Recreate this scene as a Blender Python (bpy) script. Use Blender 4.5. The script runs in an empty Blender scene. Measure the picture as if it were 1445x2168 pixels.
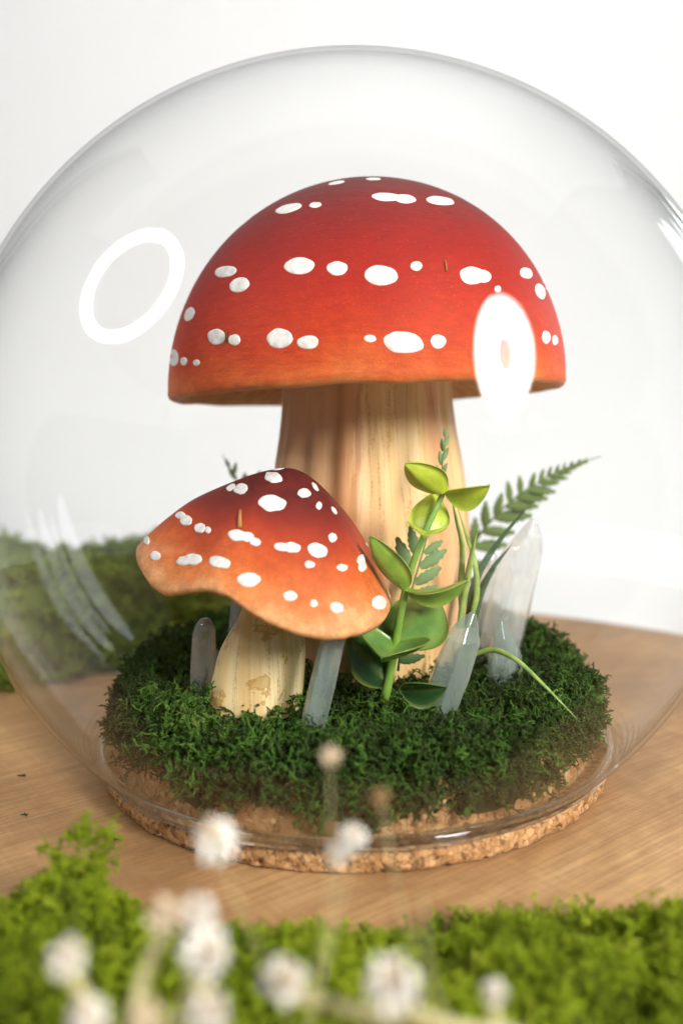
import bpy, math, random
import numpy as np
from mathutils import Vector, Matrix, noise
from mathutils.bvhtree import BVHTree

sc = bpy.context.scene
COL = sc.collection
random.seed(7)

# ------------------------------------------------------------------ camera
F_PX, PITCH, ROLL = 1733.0, 0.0883, 0.0165
CAM = np.array([-0.0032, -0.2682, 0.104])
cam_d = bpy.data.cameras.new('camera')
cam_d.sensor_fit = 'VERTICAL'
cam_d.sensor_height = 36.0
cam_d.lens = F_PX / 2168.0 * 36.0
cam_d.clip_start, cam_d.clip_end = 0.005, 50.0
cam_d.dof.use_dof = True
cam_d.dof.focus_distance = 0.230
cam_d.dof.aperture_fstop = 6.0
cam_o = bpy.data.objects.new('camera', cam_d)
COL.objects.link(cam_o)
cam_o.matrix_world = (Matrix.Translation(Vector(CAM)) @ Matrix.Rotation(math.pi / 2 - PITCH, 4, 'X')
                      @ Matrix.Rotation(-ROLL, 4, 'Z'))
sc.camera = cam_o

# ------------------------------------------------------------------ world, exposure
w = bpy.data.worlds.new('World')
sc.world = w
w.use_nodes = True
w.node_tree.nodes['Background'].inputs[0].default_value = (0.96, 0.98, 1.0, 1)
w.node_tree.nodes['Background'].inputs[1].default_value = 0.21
sc.view_settings.view_transform = 'Standard'
sc.view_settings.look = 'None'
sc.view_settings.exposure = 0.17
sc.view_settings.gamma = 1.0
sc.view_settings.use_curve_mapping = False
sc.render.engine = 'CYCLES'
sc.cycles.use_denoising = True
sc.cycles.use_adaptive_sampling = True
sc.cycles.adaptive_threshold = 0.025
sc.cycles.max_bounces = 8
sc.cycles.diffuse_bounces = 3
sc.cycles.glossy_bounces = 4
sc.cycles.transparent_max_bounces = 24
sc.cycles.caustics_reflective = False
sc.cycles.caustics_refractive = True
sc.cycles.sample_clamp_indirect = 4.0

RING_POS, RING_E = Vector((-0.555, -0.255, 0.575)), 22.0
DISH_POS, DISH_E = Vector((0.445, -0.58, 0.434)), 62.0
GLOBE_C = Vector((0, 0, 0.095))
GLOBE_R = 0.12


def area(name, loc, target, sx, sy, power, col=(1, 1, 1)):
    d = bpy.data.lights.new(name, 'AREA')
    d.shape = 'RECTANGLE'
    d.size, d.size_y = sx, sy
    d.energy = power
    d.color = col
    o = bpy.data.objects.new(name, d)
    COL.objects.link(o)
    o.location = loc
    o.rotation_euler = (Vector(target) - Vector(loc)).to_track_quat('-Z', 'Y').to_euler()
    return o


area('backdrop_fill', (0.46, 0.10, 0.84), (0.38, 0.82, 0.82), 0.5, 0.5, 1.55)  # unseen fill lights added to brighten the paper behind the globe
area('backdrop_fill', (-0.40, 0.10, 0.84), (-0.28, 0.82, 0.82), 0.5, 0.5, 0.95)
# unseen uplight added to brighten the paper overhead and fill from above
area('bounce_fill', (0.25, -0.05, 1.05), (0.22, 0.12, 1.78), 0.35, 0.35, 10.0)
# unseen narrow ovals added at the right to streak the glass
for wy, ww, wz, hh, pw in ((0.62, 0.16, 0.48, 0.66, 0.9), (0.78, 0.05, 0.46, 0.5, 0.25), (0.92, 0.16, 0.48, 0.6, 0.75), (1.20, 0.22, 0.50, 0.7, 1.0)):
    o_ = area('streak_light', (1.0, wy, wz), (0.0, wy - 0.6, 0.30), ww, hh, pw, (0.92, 0.97, 1.0))
    o_.data.shape = 'ELLIPSE'


# ------------------------------------------------------------------ helpers
def ray(px, py):
    X, Y = px - 722.5, 1084 - py
    cr, sr = math.cos(ROLL), math.sin(ROLL)
    u, v = X * cr + Y * sr, -X * sr + Y * cr
    c, s = math.cos(PITCH), math.sin(PITCH)
    d = np.array([u, F_PX * c + v * s, v * c - F_PX * s])
    return d / np.linalg.norm(d)


def at(px, py, Y):
    d = ray(px, py)
    return Vector(CAM + d * ((Y - CAM[1]) / d[1]))


def smooth01(x):
    x = min(1.0, max(0.0, x))
    return x * x * (3 - 2 * x)


def tag(o, label=None, cat=None, group=None, kind=None):
    if label: o['label'] = label
    if cat: o['category'] = cat
    if group: o['group'] = group
    if kind: o['kind'] = kind
    return o


def thing(name, loc, label, cat, group=None):
    o = bpy.data.objects.new(name, None)
    o.empty_display_size = 0.01
    COL.objects.link(o)
    o.location = loc
    return tag(o, label, cat, group)


def mesh(name, verts, faces, smooth=True):
    me = bpy.data.meshes.new(name)
    me.from_pydata([tuple(v) for v in verts], [], [tuple(f) for f in faces])
    if smooth:
        me.polygons.foreach_set('use_smooth', [True] * len(me.polygons))
    me.update()
    return me


def obj(name, verts, faces, mat, root=None, parent=None, smooth=True, attr=None):
    """verts are world coordinates; the object hangs under parent (or root), measured from root's origin"""
    org = Vector(root.location) if root else Vector((0, 0, 0))
    me = mesh(name, [Vector(v) - org for v in verts], faces, smooth)
    if attr:
        for k, vals in attr.items():
            a = me.attributes.new(k, 'FLOAT', 'POINT')
            a.data.foreach_set('value', np.asarray(vals, dtype=np.float32))
    me.materials.append(mat)
    o = bpy.data.objects.new(name, me)
    COL.objects.link(o)
    if parent or root:
        o.parent = parent or root
    return o


def big_mesh(name, V, Q, mat, tint=None):
    me = bpy.data.meshes.new(name)
    V = np.asarray(V, dtype=np.float32)
    Q = np.asarray(Q, dtype=np.int32)
    n = len(Q)
    me.vertices.add(len(V))
    me.vertices.foreach_set('co', V.ravel())
    me.loops.add(n * 4)
    me.loops.foreach_set('vertex_index', Q.ravel())
    me.polygons.add(n)
    me.polygons.foreach_set('loop_start', np.arange(0, n * 4, 4, dtype=np.int32))
    me.polygons.foreach_set('use_smooth', np.ones(n, dtype=bool))
    me.update(calc_edges=True)
    if tint is not None:
        a = me.attributes.new('tint', 'FLOAT', 'POINT')
        a.data.foreach_set('value', np.asarray(tint, dtype=np.float32))
    me.materials.append(mat)
    o = bpy.data.objects.new(name, me)
    COL.objects.link(o)
    return o


def lathe(profile, n, centre=(0, 0, 0), fn=None, closed=False):
    """profile [(r, z)]; returns verts, faces"""
    V, F = [], []
    m = len(profile)
    for i, (r, z) in enumerate(profile):
        for k in range(n):
            a = 2 * math.pi * k / n
            rr, zz = (r, z) if fn is None else fn(r, z, a, i)
            V.append((centre[0] + rr * math.cos(a), centre[1] + rr * math.sin(a), centre[2] + zz))
    for i in range(m - 1 + (1 if closed else 0)):
        j = (i + 1) % m
        for k in range(n):
            l = (k + 1) % n
            F.append((i * n + k, i * n + l, j * n + l, j * n + k))
    return V, F


def tube(pts, radii, n=6, cap=True):
    pts = [Vector(p) for p in pts]
    V, F = [], []
    up = Vector((0.3, -0.8, 0.5)).normalized()
    for i, p in enumerate(pts):
        t = (pts[min(i + 1, len(pts) - 1)] - pts[max(i - 1, 0)]).normalized()
        a = t.cross(up).normalized()
        b = a.cross(t)
        r = radii[i] if hasattr(radii, '__len__') else radii
        for k in range(n):
            an = 2 * math.pi * k / n
            V.append(p + (a * math.cos(an) + b * math.sin(an)) * r)
    for i in range(len(pts) - 1):
        for k in range(n):
            l = (k + 1) % n
            F.append((i * n + k, (i + 1) * n + k, (i + 1) * n + l, i * n + l))
    if cap:
        F.append(tuple(range(n)))
        F.append(tuple(reversed(range((len(pts) - 1) * n, len(pts) * n))))
    return V, F


def join(parts):
    V, F = [], []
    for v, f in parts:
        o = len(V)
        V += list(v)
        F += [tuple(i + o for i in q) for q in f]
    return V, F


def catmull(pts, n):
    P = [Vector(p) for p in pts]
    P = [P[0] * 2 - P[1]] + P + [P[-1] * 2 - P[-2]]
    out = []
    segs = len(P) - 3
    for i in range(n + 1):
        u = i / n * segs
        k = min(int(u), segs - 1)
        t = u - k
        a, b, c, d = P[k:k + 4]
        out.append(0.5 * ((2 * b) + (c - a) * t + (2 * a - 5 * b + 4 * c - d) * t * t + (3 * b - a - 3 * c + d) * t ** 3))
    return out


# ------------------------------------------------------------------ materials
class NT:
    def __init__(self, name, rough=0.6, spec=0.5, base=(0.5, 0.5, 0.5)):
        self.m = bpy.data.materials.new(name)
        self.m.use_nodes = True
        self.t = self.m.node_tree
        self.b = self.t.nodes['Principled BSDF']
        self.b.inputs['Roughness'].default_value = rough
        self.b.inputs['Specular IOR Level'].default_value = spec
        self.b.inputs['Base Color'].default_value = (*base, 1)
        self.out = self.t.nodes['Material Output']

    def n(self, typ, **kw):
        nd = self.t.nodes.new(typ)
        for k, v in kw.items():
            if k.startswith('i_'):
                key = k[2:]
                key = int(key) if key.isdigit() else key.replace('_', ' ')
                nd.inputs[key].default_value = v
            else:
                setattr(nd, k, v)
        return nd

    def l(self, a, b):
        self.t.links.new(a, b)

    def ramp(self, src, stops, interp='LINEAR'):
        r = self.t.nodes.new('ShaderNodeValToRGB')
        r.color_ramp.interpolation = interp
        e = r.color_ramp.elements
        while len(e) < len(stops):
            e.new(0.5)
        for el, (p, c) in zip(e, stops):
            el.position = p
            el.color = (*c, 1) if len(c) == 3 else c
        self.l(src, r.inputs[0])
        return r.outputs[0]

    def noise(self, vec, scale, detail=3, rough=0.55, dist=0.0):
        nd = self.n('ShaderNodeTexNoise')
        nd.inputs['Scale'].default_value = scale
        nd.inputs['Detail'].default_value = detail
        nd.inputs['Roughness'].default_value = rough
        nd.inputs['Distortion'].default_value = dist
        if vec: self.l(vec, nd.inputs['Vector'])
        return nd.outputs['Fac']

    def math(self, op, a, b=None, c=None, clamp=False):
        nd = self.n('ShaderNodeMath', operation=op, use_clamp=clamp)
        for i, x in enumerate((a, b, c)):
            if x is None: continue
            if isinstance(x, (int, float)): nd.inputs[i].default_value = x
            else: self.l(x, nd.inputs[i])
        return nd.outputs[0]

    def mix(self, fac, a, b, mode='MIX'):
        nd = self.n('ShaderNodeMix', data_type='RGBA', blend_type=mode)
        for i, x in ((0, fac), (6, a), (7, b)):
            if isinstance(x, (int, float)): nd.inputs[i].default_value = x
            elif isinstance(x, tuple): nd.inputs[i].default_value = (*x, 1)
            else: self.l(x, nd.inputs[i])
        return nd.outputs[2]

    def mapping(self, vec, scale=(1, 1, 1), rot=(0, 0, 0), loc=(0, 0, 0)):
        nd = self.n('ShaderNodeMapping')
        nd.inputs['Scale'].default_value = scale
        nd.inputs['Rotation'].default_value = rot
        nd.inputs['Location'].default_value = loc
        self.l(vec, nd.inputs['Vector'])
        return nd.outputs[0]

    def objco(self):
        return self.n('ShaderNodeTexCoord').outputs['Object']

    def attr(self, name):
        return self.n('ShaderNodeAttribute', attribute_name=name).outputs['Fac']

    def col(self, c):
        self.l(c, self.b.inputs['Base Color'])

    def bump(self, h, strength=0.3, dist=0.001):
        nd = self.n('ShaderNodeBump')
        nd.inputs['Strength'].default_value = strength
        nd.inputs['Distance'].default_value = dist
        self.l(h, nd.inputs['Height'])
        self.l(nd.outputs[0], self.b.inputs['Normal'])


M = {}

# white paper sweep
k = NT('paper', 0.9, 0.2, (0.86, 0.86, 0.86))
M['paper'] = k.m

# wood slab
k = NT('wood_slab', 0.55, 0.35)
co = k.objco()
big = k.noise(co, 9, 4, 0.6, 0.6)
mid = k.noise(k.mapping(k.mapping(co, rot=(0, 0, -0.6)), (1, 2.2, 1)), 30, 6, 0.7, 0.8)
base = k.ramp(k.math('ADD', k.math('MULTIPLY', big, 0.6), k.math('MULTIPLY', mid, 0.4)),
              [(0.38, (0.20, 0.095, 0.032)), (0.46, (0.34, 0.180, 0.070)), (0.54, (0.45, 0.260, 0.110)), (0.63, (0.56, 0.355, 0.165))])
saw = k.noise(k.mapping(k.mapping(co, rot=(0, 0, -0.62)), (22, 900, 1)), 1.0, 4, 0.75, 0.6)
saw2 = k.noise(k.mapping(k.mapping(co, rot=(0, 0, 0.9)), (10, 500, 1)), 1.0, 3, 0.7)
s = k.math('ADD', k.math('MULTIPLY', saw, 0.8), k.math('MULTIPLY', saw2, 0.2))
c1 = k.mix(k.ramp(s, [(0.43, (0, 0, 0)), (0.57, (1, 1, 1))]), k.mix(0.55, base, (0.16, 0.075, 0.035)), base)
fine = k.noise(co, 1500, 2, 0.7)
c2 = k.mix(k.math('MULTIPLY', fine, 0.35), c1, (0.50, 0.315, 0.145))
# radial checks in the slice
rad = k.n('ShaderNodeTexWave', wave_type='RINGS', rings_direction='Z')
rad.inputs['Scale'].default_value = 34
rad.inputs['Distortion'].default_value = 5
rad.inputs['Detail'].default_value = 3
rad.inputs['Detail Scale'].default_value = 1.4
k.l(co, rad.inputs['Vector'])
c3 = k.mix(k.math('MULTIPLY', rad.outputs['Fac'], 0.28), c2, k.mix(0.5, c2, (0.22, 0.11, 0.05)))
k.col(c3)
k.l(k.ramp(big, [(0.3, (0.5, 0.5, 0.5)), (0.7, (0.65, 0.65, 0.65))]), k.b.inputs['Roughness'])
k.bump(k.math('ADD', s, k.math('MULTIPLY', fine, 0.4)), 0.35, 0.0004)
M['wood'] = k.m

k = NT('bark', 0.9, 0.2)
co = k.objco()
k.col(k.ramp(k.noise(co, 60, 5), [(0.35, (0.05, 0.03, 0.02)), (0.7, (0.2, 0.13, 0.08))]))
k.bump(k.noise(co, 120, 4), 0.8, 0.002)
M['bark'] = k.m

k = NT('dark_crack', 0.9, 0.1, (0.05, 0.026, 0.014))
M['crack'] = k.m

# cork
k = NT('cork', 0.75, 0.25)
co = k.objco()
v = k.n('ShaderNodeTexVoronoi', feature='F1')
v.inputs['Scale'].default_value = 620
wob = k.n('ShaderNodeVectorMath', operation='ADD')
k.l(co, wob.inputs[0])
nz = k.n('ShaderNodeTexNoise'); nz.inputs['Scale'].default_value = 300
k.l(co, nz.inputs['Vector'])
sc_ = k.n('ShaderNodeVectorMath', operation='SCALE'); sc_.inputs['Scale'].default_value = 0.003
k.l(nz.outputs['Color'], sc_.inputs[0]); k.l(sc_.outputs[0], wob.inputs[1])
k.l(wob.outputs[0], v.inputs['Vector'])
sep = k.n('ShaderNodeSeparateColor'); k.l(v.outputs['Color'], sep.inputs[0])
grain = k.ramp(sep.outputs[0], [(0.0, (0.40, 0.20, 0.08)), (0.45, (0.50, 0.275, 0.12)), (0.8, (0.57, 0.335, 0.155)), (1.0, (0.64, 0.40, 0.20))])
ve = k.n('ShaderNodeTexVoronoi', feature='DISTANCE_TO_EDGE')
ve.inputs['Scale'].default_value = 620
k.l(wob.outputs[0], ve.inputs['Vector'])
edge = k.ramp(ve.outputs['Distance'], [(0.0, (1, 1, 1)), (0.09, (0, 0, 0))])
pit = k.ramp(k.noise(co, 420, 2), [(0.56, (0, 0, 0)), (0.66, (1, 1, 1))])
g2 = k.mix(k.math('MULTIPLY', edge, k.ramp(k.noise(co, 260, 2), [(0.45, (0, 0, 0)), (0.65, (0.9, 0.9, 0.9))])), grain, (0.16, 0.075, 0.03))
g3 = k.mix(k.math('MULTIPLY', pit, 0.75), g2, (0.16, 0.08, 0.035))
k.col(g3)
k.bump(k.math('SUBTRACT', k.noise(co, 600, 3), k.math('ADD', edge, pit)), 0.6, 0.0006)
M['cork'] = k.m


# clear glass: one mirror-smooth coat of Schlick reflection per surface over clear transmission
def glass_mat(name, tint, edge_tint, f0=0.022):
    k = NT(name)
    k.t.nodes.remove(k.b)
    lw = k.n('ShaderNodeLayerWeight'); lw.inputs['Blend'].default_value = 0.5
    p5 = k.math('POWER', lw.outputs['Facing'], 6.0)
    fr = k.math('ADD', k.math('MULTIPLY', p5, 1 - f0), f0)
    tr = k.n('ShaderNodeBsdfTransparent')
    k.l(k.mix(k.math('POWER', lw.outputs['Facing'], 7.0), tint, edge_tint), tr.inputs['Color'])
    gl = k.n('ShaderNodeBsdfGlossy'); gl.inputs['Roughness'].default_value = 0.03
    mx = k.n('ShaderNodeMixShader')
    k.l(fr, mx.inputs[0]); k.l(tr.outputs[0], mx.inputs[1]); k.l(gl.outputs[0], mx.inputs[2])
    k.l(mx.outputs[0], k.out.inputs['Surface'])
    return k.m


M['glass'] = glass_mat('globe_glass', (0.995, 0.998, 0.996), (0.96, 0.975, 0.97))
k = NT('rim_glass', 0.02, 0.5, (0.93, 0.97, 0.95))
k.b.inputs['Transmission Weight'].default_value = 1.0
k.b.inputs['IOR'].default_value = 1.47
M['rim_glass'] = k.m

# mushroom caps: airbrushed from apex to rim
k = NT('cap_red', 0.52, 0.16)
co = k.objco()
g = k.attr('grad')
g2 = k.math('ADD', k.math('MULTIPLY', g, 0.9), k.math('MULTIPLY', k.math('SUBTRACT', k.noise(co, 45, 5, 0.65), 0.5), 0.20))
c = k.ramp(g2, [(0.0, (0.055, 0.005, 0.006)), (0.28, (0.088, 0.006, 0.006)), (0.50, (0.21, 0.008, 0.005)),
                (0.68, (0.38, 0.014, 0.005)), (0.83, (0.53, 0.044, 0.007)), (0.91, (0.64, 0.12, 0.018)), (0.98, (0.74, 0.34, 0.12))], 'B_SPLINE')
st = k.ramp(k.noise(co, 2600, 2, 0.8), [(0.5, (0, 0, 0)), (0.75, (1, 1, 1))])
mot = k.noise(k.mapping(co, (1, 1, 2.2)), 210, 4, 0.7)
c = k.mix(k.ramp(mot, [(0.42, (0.22, 0.22, 0.22)), (0.62, (0, 0, 0))]), c, (0.16, 0.012, 0.010))
light = k.ramp(k.noise(co, 1900, 1, 0.6), [(0.66, (0, 0, 0)), (0.76, (1, 1, 1))])
c = k.mix(k.math('MULTIPLY', light, 0.35), c, (0.62, 0.16, 0.12))
k.col(k.mix(k.math('MULTIPLY', st, 0.3), c, (0.14, 0.015, 0.012)))
k.bump(k.math('ADD', k.noise(co, 1700, 3, 0.75), k.math('MULTIPLY', k.noise(k.mapping(co, (1, 1, 3)), 160, 4), 2.0)), 0.35, 0.0007)
M['cap_red'] = k.m

k = NT('cap_orange', 0.6, 0.2)
co = k.objco()
g = k.attr('grad')
g2 = k.math('ADD', g, k.math('MULTIPLY', k.math('SUBTRACT', k.noise(co, 60, 4, 0.6), 0.5), 0.26))
c = k.ramp(g2, [(0.0, (0.050, 0.006, 0.007)), (0.36, (0.072, 0.007, 0.006)), (0.54, (0.14, 0.010, 0.006)),
                (0.68, (0.36, 0.032, 0.008)), (0.82, (0.57, 0.095, 0.014)), (0.94, (0.74, 0.24, 0.065)), (1.0, (0.78, 0.42, 0.19))], 'B_SPLINE')
st = k.ramp(k.noise(co, 2800, 2, 0.8), [(0.48, (0, 0, 0)), (0.75, (1, 1, 1))])
mot = k.noise(co, 260, 4, 0.7)
c = k.mix(k.ramp(mot, [(0.42, (0.3, 0.3, 0.3)), (0.62, (0, 0, 0))]), c, (0.20, 0.02, 0.008))
k.col(k.mix(k.math('MULTIPLY', st, 0.42), c, (0.18, 0.022, 0.010)))
k.bump(k.math('ADD', k.noise(co, 1500, 3, 0.7), k.math('MULTIPLY', k.noise(co, 150, 3), 2.0)), 0.25, 0.0006)
M['cap_orange'] = k.m

k = NT('spot_paint', 0.45, 0.4)
co = k.objco()
k.col(k.ramp(k.noise(co, 500, 3), [(0.3, (0.54, 0.52, 0.49)), (0.5, (0.68, 0.67, 0.65)), (0.65, (0.75, 0.74, 0.73))]))
k.bump(k.noise(co, 500, 4), 0.35, 0.0006)
M['spot'] = k.m


def stem_mat(name, stops, line_col, line_amt, blotch):
    k = NT(name, 0.5, 0.35)
    co = k.objco()
    sp = k.n('ShaderNodeSeparateXYZ'); k.l(co, sp.inputs[0])
    cb = k.n('ShaderNodeCombineXYZ'); k.l(sp.outputs[0], cb.inputs[0]); k.l(sp.outputs[1], cb.inputs[1])
    nm = k.n('ShaderNodeVectorMath', operation='NORMALIZE'); k.l(cb.outputs[0], nm.inputs[0])
    cb2 = k.n('ShaderNodeCombineXYZ')
    sp2 = k.n('ShaderNodeSeparateXYZ'); k.l(nm.outputs[0], sp2.inputs[0])
    k.l(sp2.outputs[0], cb2.inputs[0]); k.l(sp2.outputs[1], cb2.inputs[1])
    k.l(k.math('MULTIPLY', sp.outputs[2], 1.6), cb2.inputs[2])
    v = cb2.outputs[0]
    a = k.noise(v, 2.6, 2, 0.4, 0.2)
    c = k.ramp(a, stops)
    b = k.noise(v, 11, 2, 0.5, 0.12)
    ln = k.ramp(k.math('ABSOLUTE', k.math('SUBTRACT', b, 0.5)), [(0.0, (1, 1, 1)), (0.02, (0.5, 0.5, 0.5)), (0.045, (0, 0, 0))])
    dots = k.ramp(k.noise(co, 1500, 2, 0.7), [(0.47, (0, 0, 0)), (0.58, (1, 1, 1))])
    wide = k.ramp(k.noise(v, 3.0, 2), [(0.42, (0.1, 0.1, 0.1)), (0.6, (1, 1, 1))])
    lm = k.math('MULTIPLY', k.math('MULTIPLY', ln, k.math('ADD', k.math('MULTIPLY', dots, 0.75), 0.25)), wide)
    c = k.mix(k.math('MULTIPLY', lm, line_amt), c, line_col)
    fineln = k.noise(v, 60, 2, 0.5)
    c = k.mix(k.math('MULTIPLY', k.ramp(fineln, [(0.5, (0, 0, 0)), (0.62, (1, 1, 1))]), 0.12), c, (0.55, 0.30, 0.08))
    if blotch:
        bl = k.ramp(k.noise(co, 130, 3, 0.6, 0.4), [(0.58, (0, 0, 0)), (0.61, (1, 1, 1)), (0.64, (0.55, 0.55, 0.55))])
        c = k.mix(k.math('MULTIPLY', bl, blotch), c, (0.50, 0.27, 0.05))
    k.col(c)
    k.bump(k.math('ADD', fineln, k.math('MULTIPLY', k.noise(co, 1200, 2), 0.5)), 0.2, 0.0006)
    return k.m


M['stem_big'] = stem_mat('stem_big', [(0.3, (0.54, 0.25, 0.09)), (0.40, (0.68, 0.37, 0.175)), (0.50, (0.73, 0.44, 0.235)), (0.58, (0.74, 0.49, 0.22)), (0.7, (0.77, 0.57, 0.29))],
                         (0.34, 0.16, 0.025), 0.8, 0.0)
M['stem_small'] = stem_mat('stem_small', [(0.3, (0.78, 0.50, 0.20)), (0.5, (0.86, 0.66, 0.35)), (0.7, (0.88, 0.74, 0.46))],
                           (0.36, 0.20, 0.05), 0.9, 0.85)
k = NT('gills', 0.6, 0.2)
co = k.objco()
k.col(k.ramp(k.noise(co, 90, 4), [(0.3, (0.55, 0.27, 0.10)), (0.7, (0.74, 0.44, 0.21))]))
M['gills'] = k.m


def leaf_mat(name, stops, rough=0.35, scale=160, sub=0.15, bumpd=0.0005):
    k = NT(name, rough, 0.5)
    co = k.objco()
    c = k.ramp(k.noise(co, scale, 3), stops)
    e = k.attr('edge')
    c = k.mix(k.math('MULTIPLY', e, 0.4), c, k.mix(0.7, c, (0.50, 0.55, 0.10)))
    k.col(c)
    k.b.inputs['Subsurface Weight'].default_value = sub
    k.b.inputs['Subsurface Radius'].default_value = (0.002, 0.003, 0.0008)
    k.b.inputs['Subsurface Scale'].default_value = 0.4
    k.bump(k.noise(co, scale * 5, 3), 0.25, bumpd)
    return k.m


M['leaf_lime'] = leaf_mat('leaf_lime', [(0.3, (0.30, 0.40, 0.02)), (0.7, (0.46, 0.54, 0.05))])
M['leaf_mid'] = leaf_mat('leaf_mid', [(0.3, (0.10, 0.24, 0.03)), (0.7, (0.24, 0.38, 0.05))])
M['leaf_green'] = leaf_mat('leaf_green', [(0.3, (0.07, 0.17, 0.04)), (0.7, (0.15, 0.28, 0.06))], 0.28)
M['leaf_dark'] = leaf_mat('leaf_dark', [(0.3, (0.010, 0.055, 0.018)), (0.7, (0.025, 0.10, 0.028))], 0.25)
M['sprig_stem'] = leaf_mat('sprig_stem', [(0.3, (0.12, 0.27, 0.03)), (0.7, (0.22, 0.36, 0.06))])
M['fern'] = leaf_mat('fern', [(0.3, (0.075, 0.125, 0.028)), (0.7, (0.14, 0.20, 0.05))], 0.6, 300)
M['fern_grey'] = leaf_mat('fern_grey', [(0.3, (0.10, 0.19, 0.07)), (0.7, (0.19, 0.29, 0.12))], 0.6, 500)
M['blade_light'] = leaf_mat('blade_light', [(0.3, (0.16, 0.29, 0.06)), (0.7, (0.36, 0.46, 0.12))], 0.5, 300)
M['blade_dark'] = leaf_mat('blade_dark', [(0.3, (0.025, 0.06, 0.035)), (0.7, (0.06, 0.12, 0.06))], 0.5, 300)


# frosted quartz
def quartz(name, tint, clear, rough=0.13):
    """milky quartz: part of the light goes straight through, the rest scatters; satin faces"""
    k = NT(name)
    k.t.nodes.remove(k.b)
    co = k.objco()
    cl = k.noise(k.mapping(co, (1, 1, 0.25)), 120, 3, 0.5, 0.3)
    c = k.ramp(cl, [(0.3, tuple(x * 0.85 for x in tint)), (0.7, tint)])
    tr = k.n('ShaderNodeBsdfTransparent'); tr.inputs['Color'].default_value = (*[0.5 + 0.5 * x for x in tint], 1)
    tl = k.n('ShaderNodeBsdfTranslucent'); k.l(c, tl.inputs['Color'])
    df = k.n('ShaderNodeBsdfDiffuse'); k.l(c, df.inputs['Color'])
    m1 = k.n('ShaderNodeMixShader'); m1.inputs[0].default_value = 0.6
    k.l(tl.outputs[0], m1.inputs[1]); k.l(df.outputs[0], m1.inputs[2])
    m2 = k.n('ShaderNodeMixShader')
    k.l(k.ramp(cl, [(0.35, (1 - clear - 0.10,) * 3), (0.68, (1 - clear + 0.08,) * 3)]), m2.inputs[0])
    k.l(tr.outputs[0], m2.inputs[1]); k.l(m1.outputs[0], m2.inputs[2])
    lw = k.n('ShaderNodeLayerWeight'); lw.inputs['Blend'].default_value = 0.5
    fr = k.math('ADD', k.math('MULTIPLY', k.math('POWER', lw.outputs['Facing'], 3.0), 0.7), 0.10)
    gl = k.n('ShaderNodeBsdfGlossy'); gl.inputs['Roughness'].default_value = rough
    bp = k.n('ShaderNodeBump'); bp.inputs['Strength'].default_value = 0.12; bp.inputs['Distance'].default_value = 0.0004
    k.l(k.noise(co, 420, 3), bp.inputs['Height']); k.l(bp.outputs[0], gl.inputs['Normal'])
    m3 = k.n('ShaderNodeMixShader'); k.l(fr, m3.inputs[0]); k.l(m2.outputs[0], m3.inputs[1]); k.l(gl.outputs[0], m3.inputs[2])
    k.l(m3.outputs[0], k.out.inputs['Surface'])
    return k.m


M['quartz'] = quartz('quartz', (0.95, 0.98, 0.97), 0.66)
M['quartz_green'] = quartz('quartz_green', (0.66, 0.78, 0.74), 0.68)
M['quartz_pink'] = quartz('quartz_smoky', (0.72, 0.70, 0.70), 0.66)


def moss_mat(name, stops, patch=None, rough=0.75):
    k = NT(name, rough, 0.25)
    co = k.objco()
    t = k.attr('tint')
    k_ = k.math('ADD', k.math('MULTIPLY', t, 0.55), k.math('MULTIPLY', k.noise(co, 26, 3), 0.75))
    c = k.ramp(k.math('SUBTRACT', k_, 0.15), stops)
    k.col(c)
    tl = k.n('ShaderNodeBsdfTranslucent')
    k.l(c, tl.inputs['Color'])
    mx = k.n('ShaderNodeMixShader'); mx.inputs[0].default_value = 0.22
    k.l(k.b.outputs[0], mx.inputs[1]); k.l(tl.outputs[0], mx.inputs[2])
    k.l(mx.outputs[0], k.out.inputs['Surface'])
    return k.m


M['moss'] = moss_mat('moss', [(0.10, (0.026, 0.034, 0.011)), (0.30, (0.036, 0.058, 0.015)), (0.48, (0.044, 0.085, 0.016)),
                              (0.66, (0.060, 0.15, 0.018)), (0.85, (0.12, 0.23, 0.035)), (1.0, (0.22, 0.27, 0.08))])
M['moss_bright'] = moss_mat('moss_bright', [(0.12, (0.10, 0.13, 0.006)), (0.4, (0.21, 0.29, 0.008)), (0.65, (0.33, 0.43, 0.014)),
                                            (0.9, (0.42, 0.47, 0.04))])
M['moss_back'] = moss_mat('moss_back', [(0.12, (0.15, 0.21, 0.03)), (0.4, (0.29, 0.38, 0.055)), (0.65, (0.40, 0.50, 0.08)),
                                        (0.9, (0.25, 0.33, 0.05))])
M['peat'] = NT('peat', 0.95, 0.1, (0.012, 0.022, 0.008)).m
k = NT('petal', 0.8, 0.1, (0.86, 0.84, 0.79))
k.b.inputs['Subsurface Weight'].default_value = 0.3
k.b.inputs['Subsurface Radius'].default_value = (0.002, 0.002, 0.002)
M['petal'] = k.m
M['petal_cream'] = NT('petal_cream', 0.8, 0.1, (0.70, 0.58, 0.42)).m
M['dry_stem'] = NT('dry_stem', 0.8, 0.2, (0.46, 0.42, 0.22)).m
M['bud_brown'] = NT('bud_brown', 0.8, 0.2, (0.42, 0.27, 0.13)).m
M['fleck'] = NT('fleck', 0.8, 0.2, (0.42, 0.19, 0.05)).m
M['crumb'] = NT('crumb', 0.8, 0.2, (0.03, 0.06, 0.015)).m


def emit(name, col, strength):
    m = bpy.data.materials.new(name)
    m.use_nodes = True
    t = m.node_tree
    t.nodes.remove(t.nodes['Principled BSDF'])
    e = t.nodes.new('ShaderNodeEmission')
    e.inputs[0].default_value = (*col, 1)
    e.inputs[1].default_value = strength
    t.links.new(e.outputs[0], t.nodes['Material Output'].inputs[0])
    return m


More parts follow.
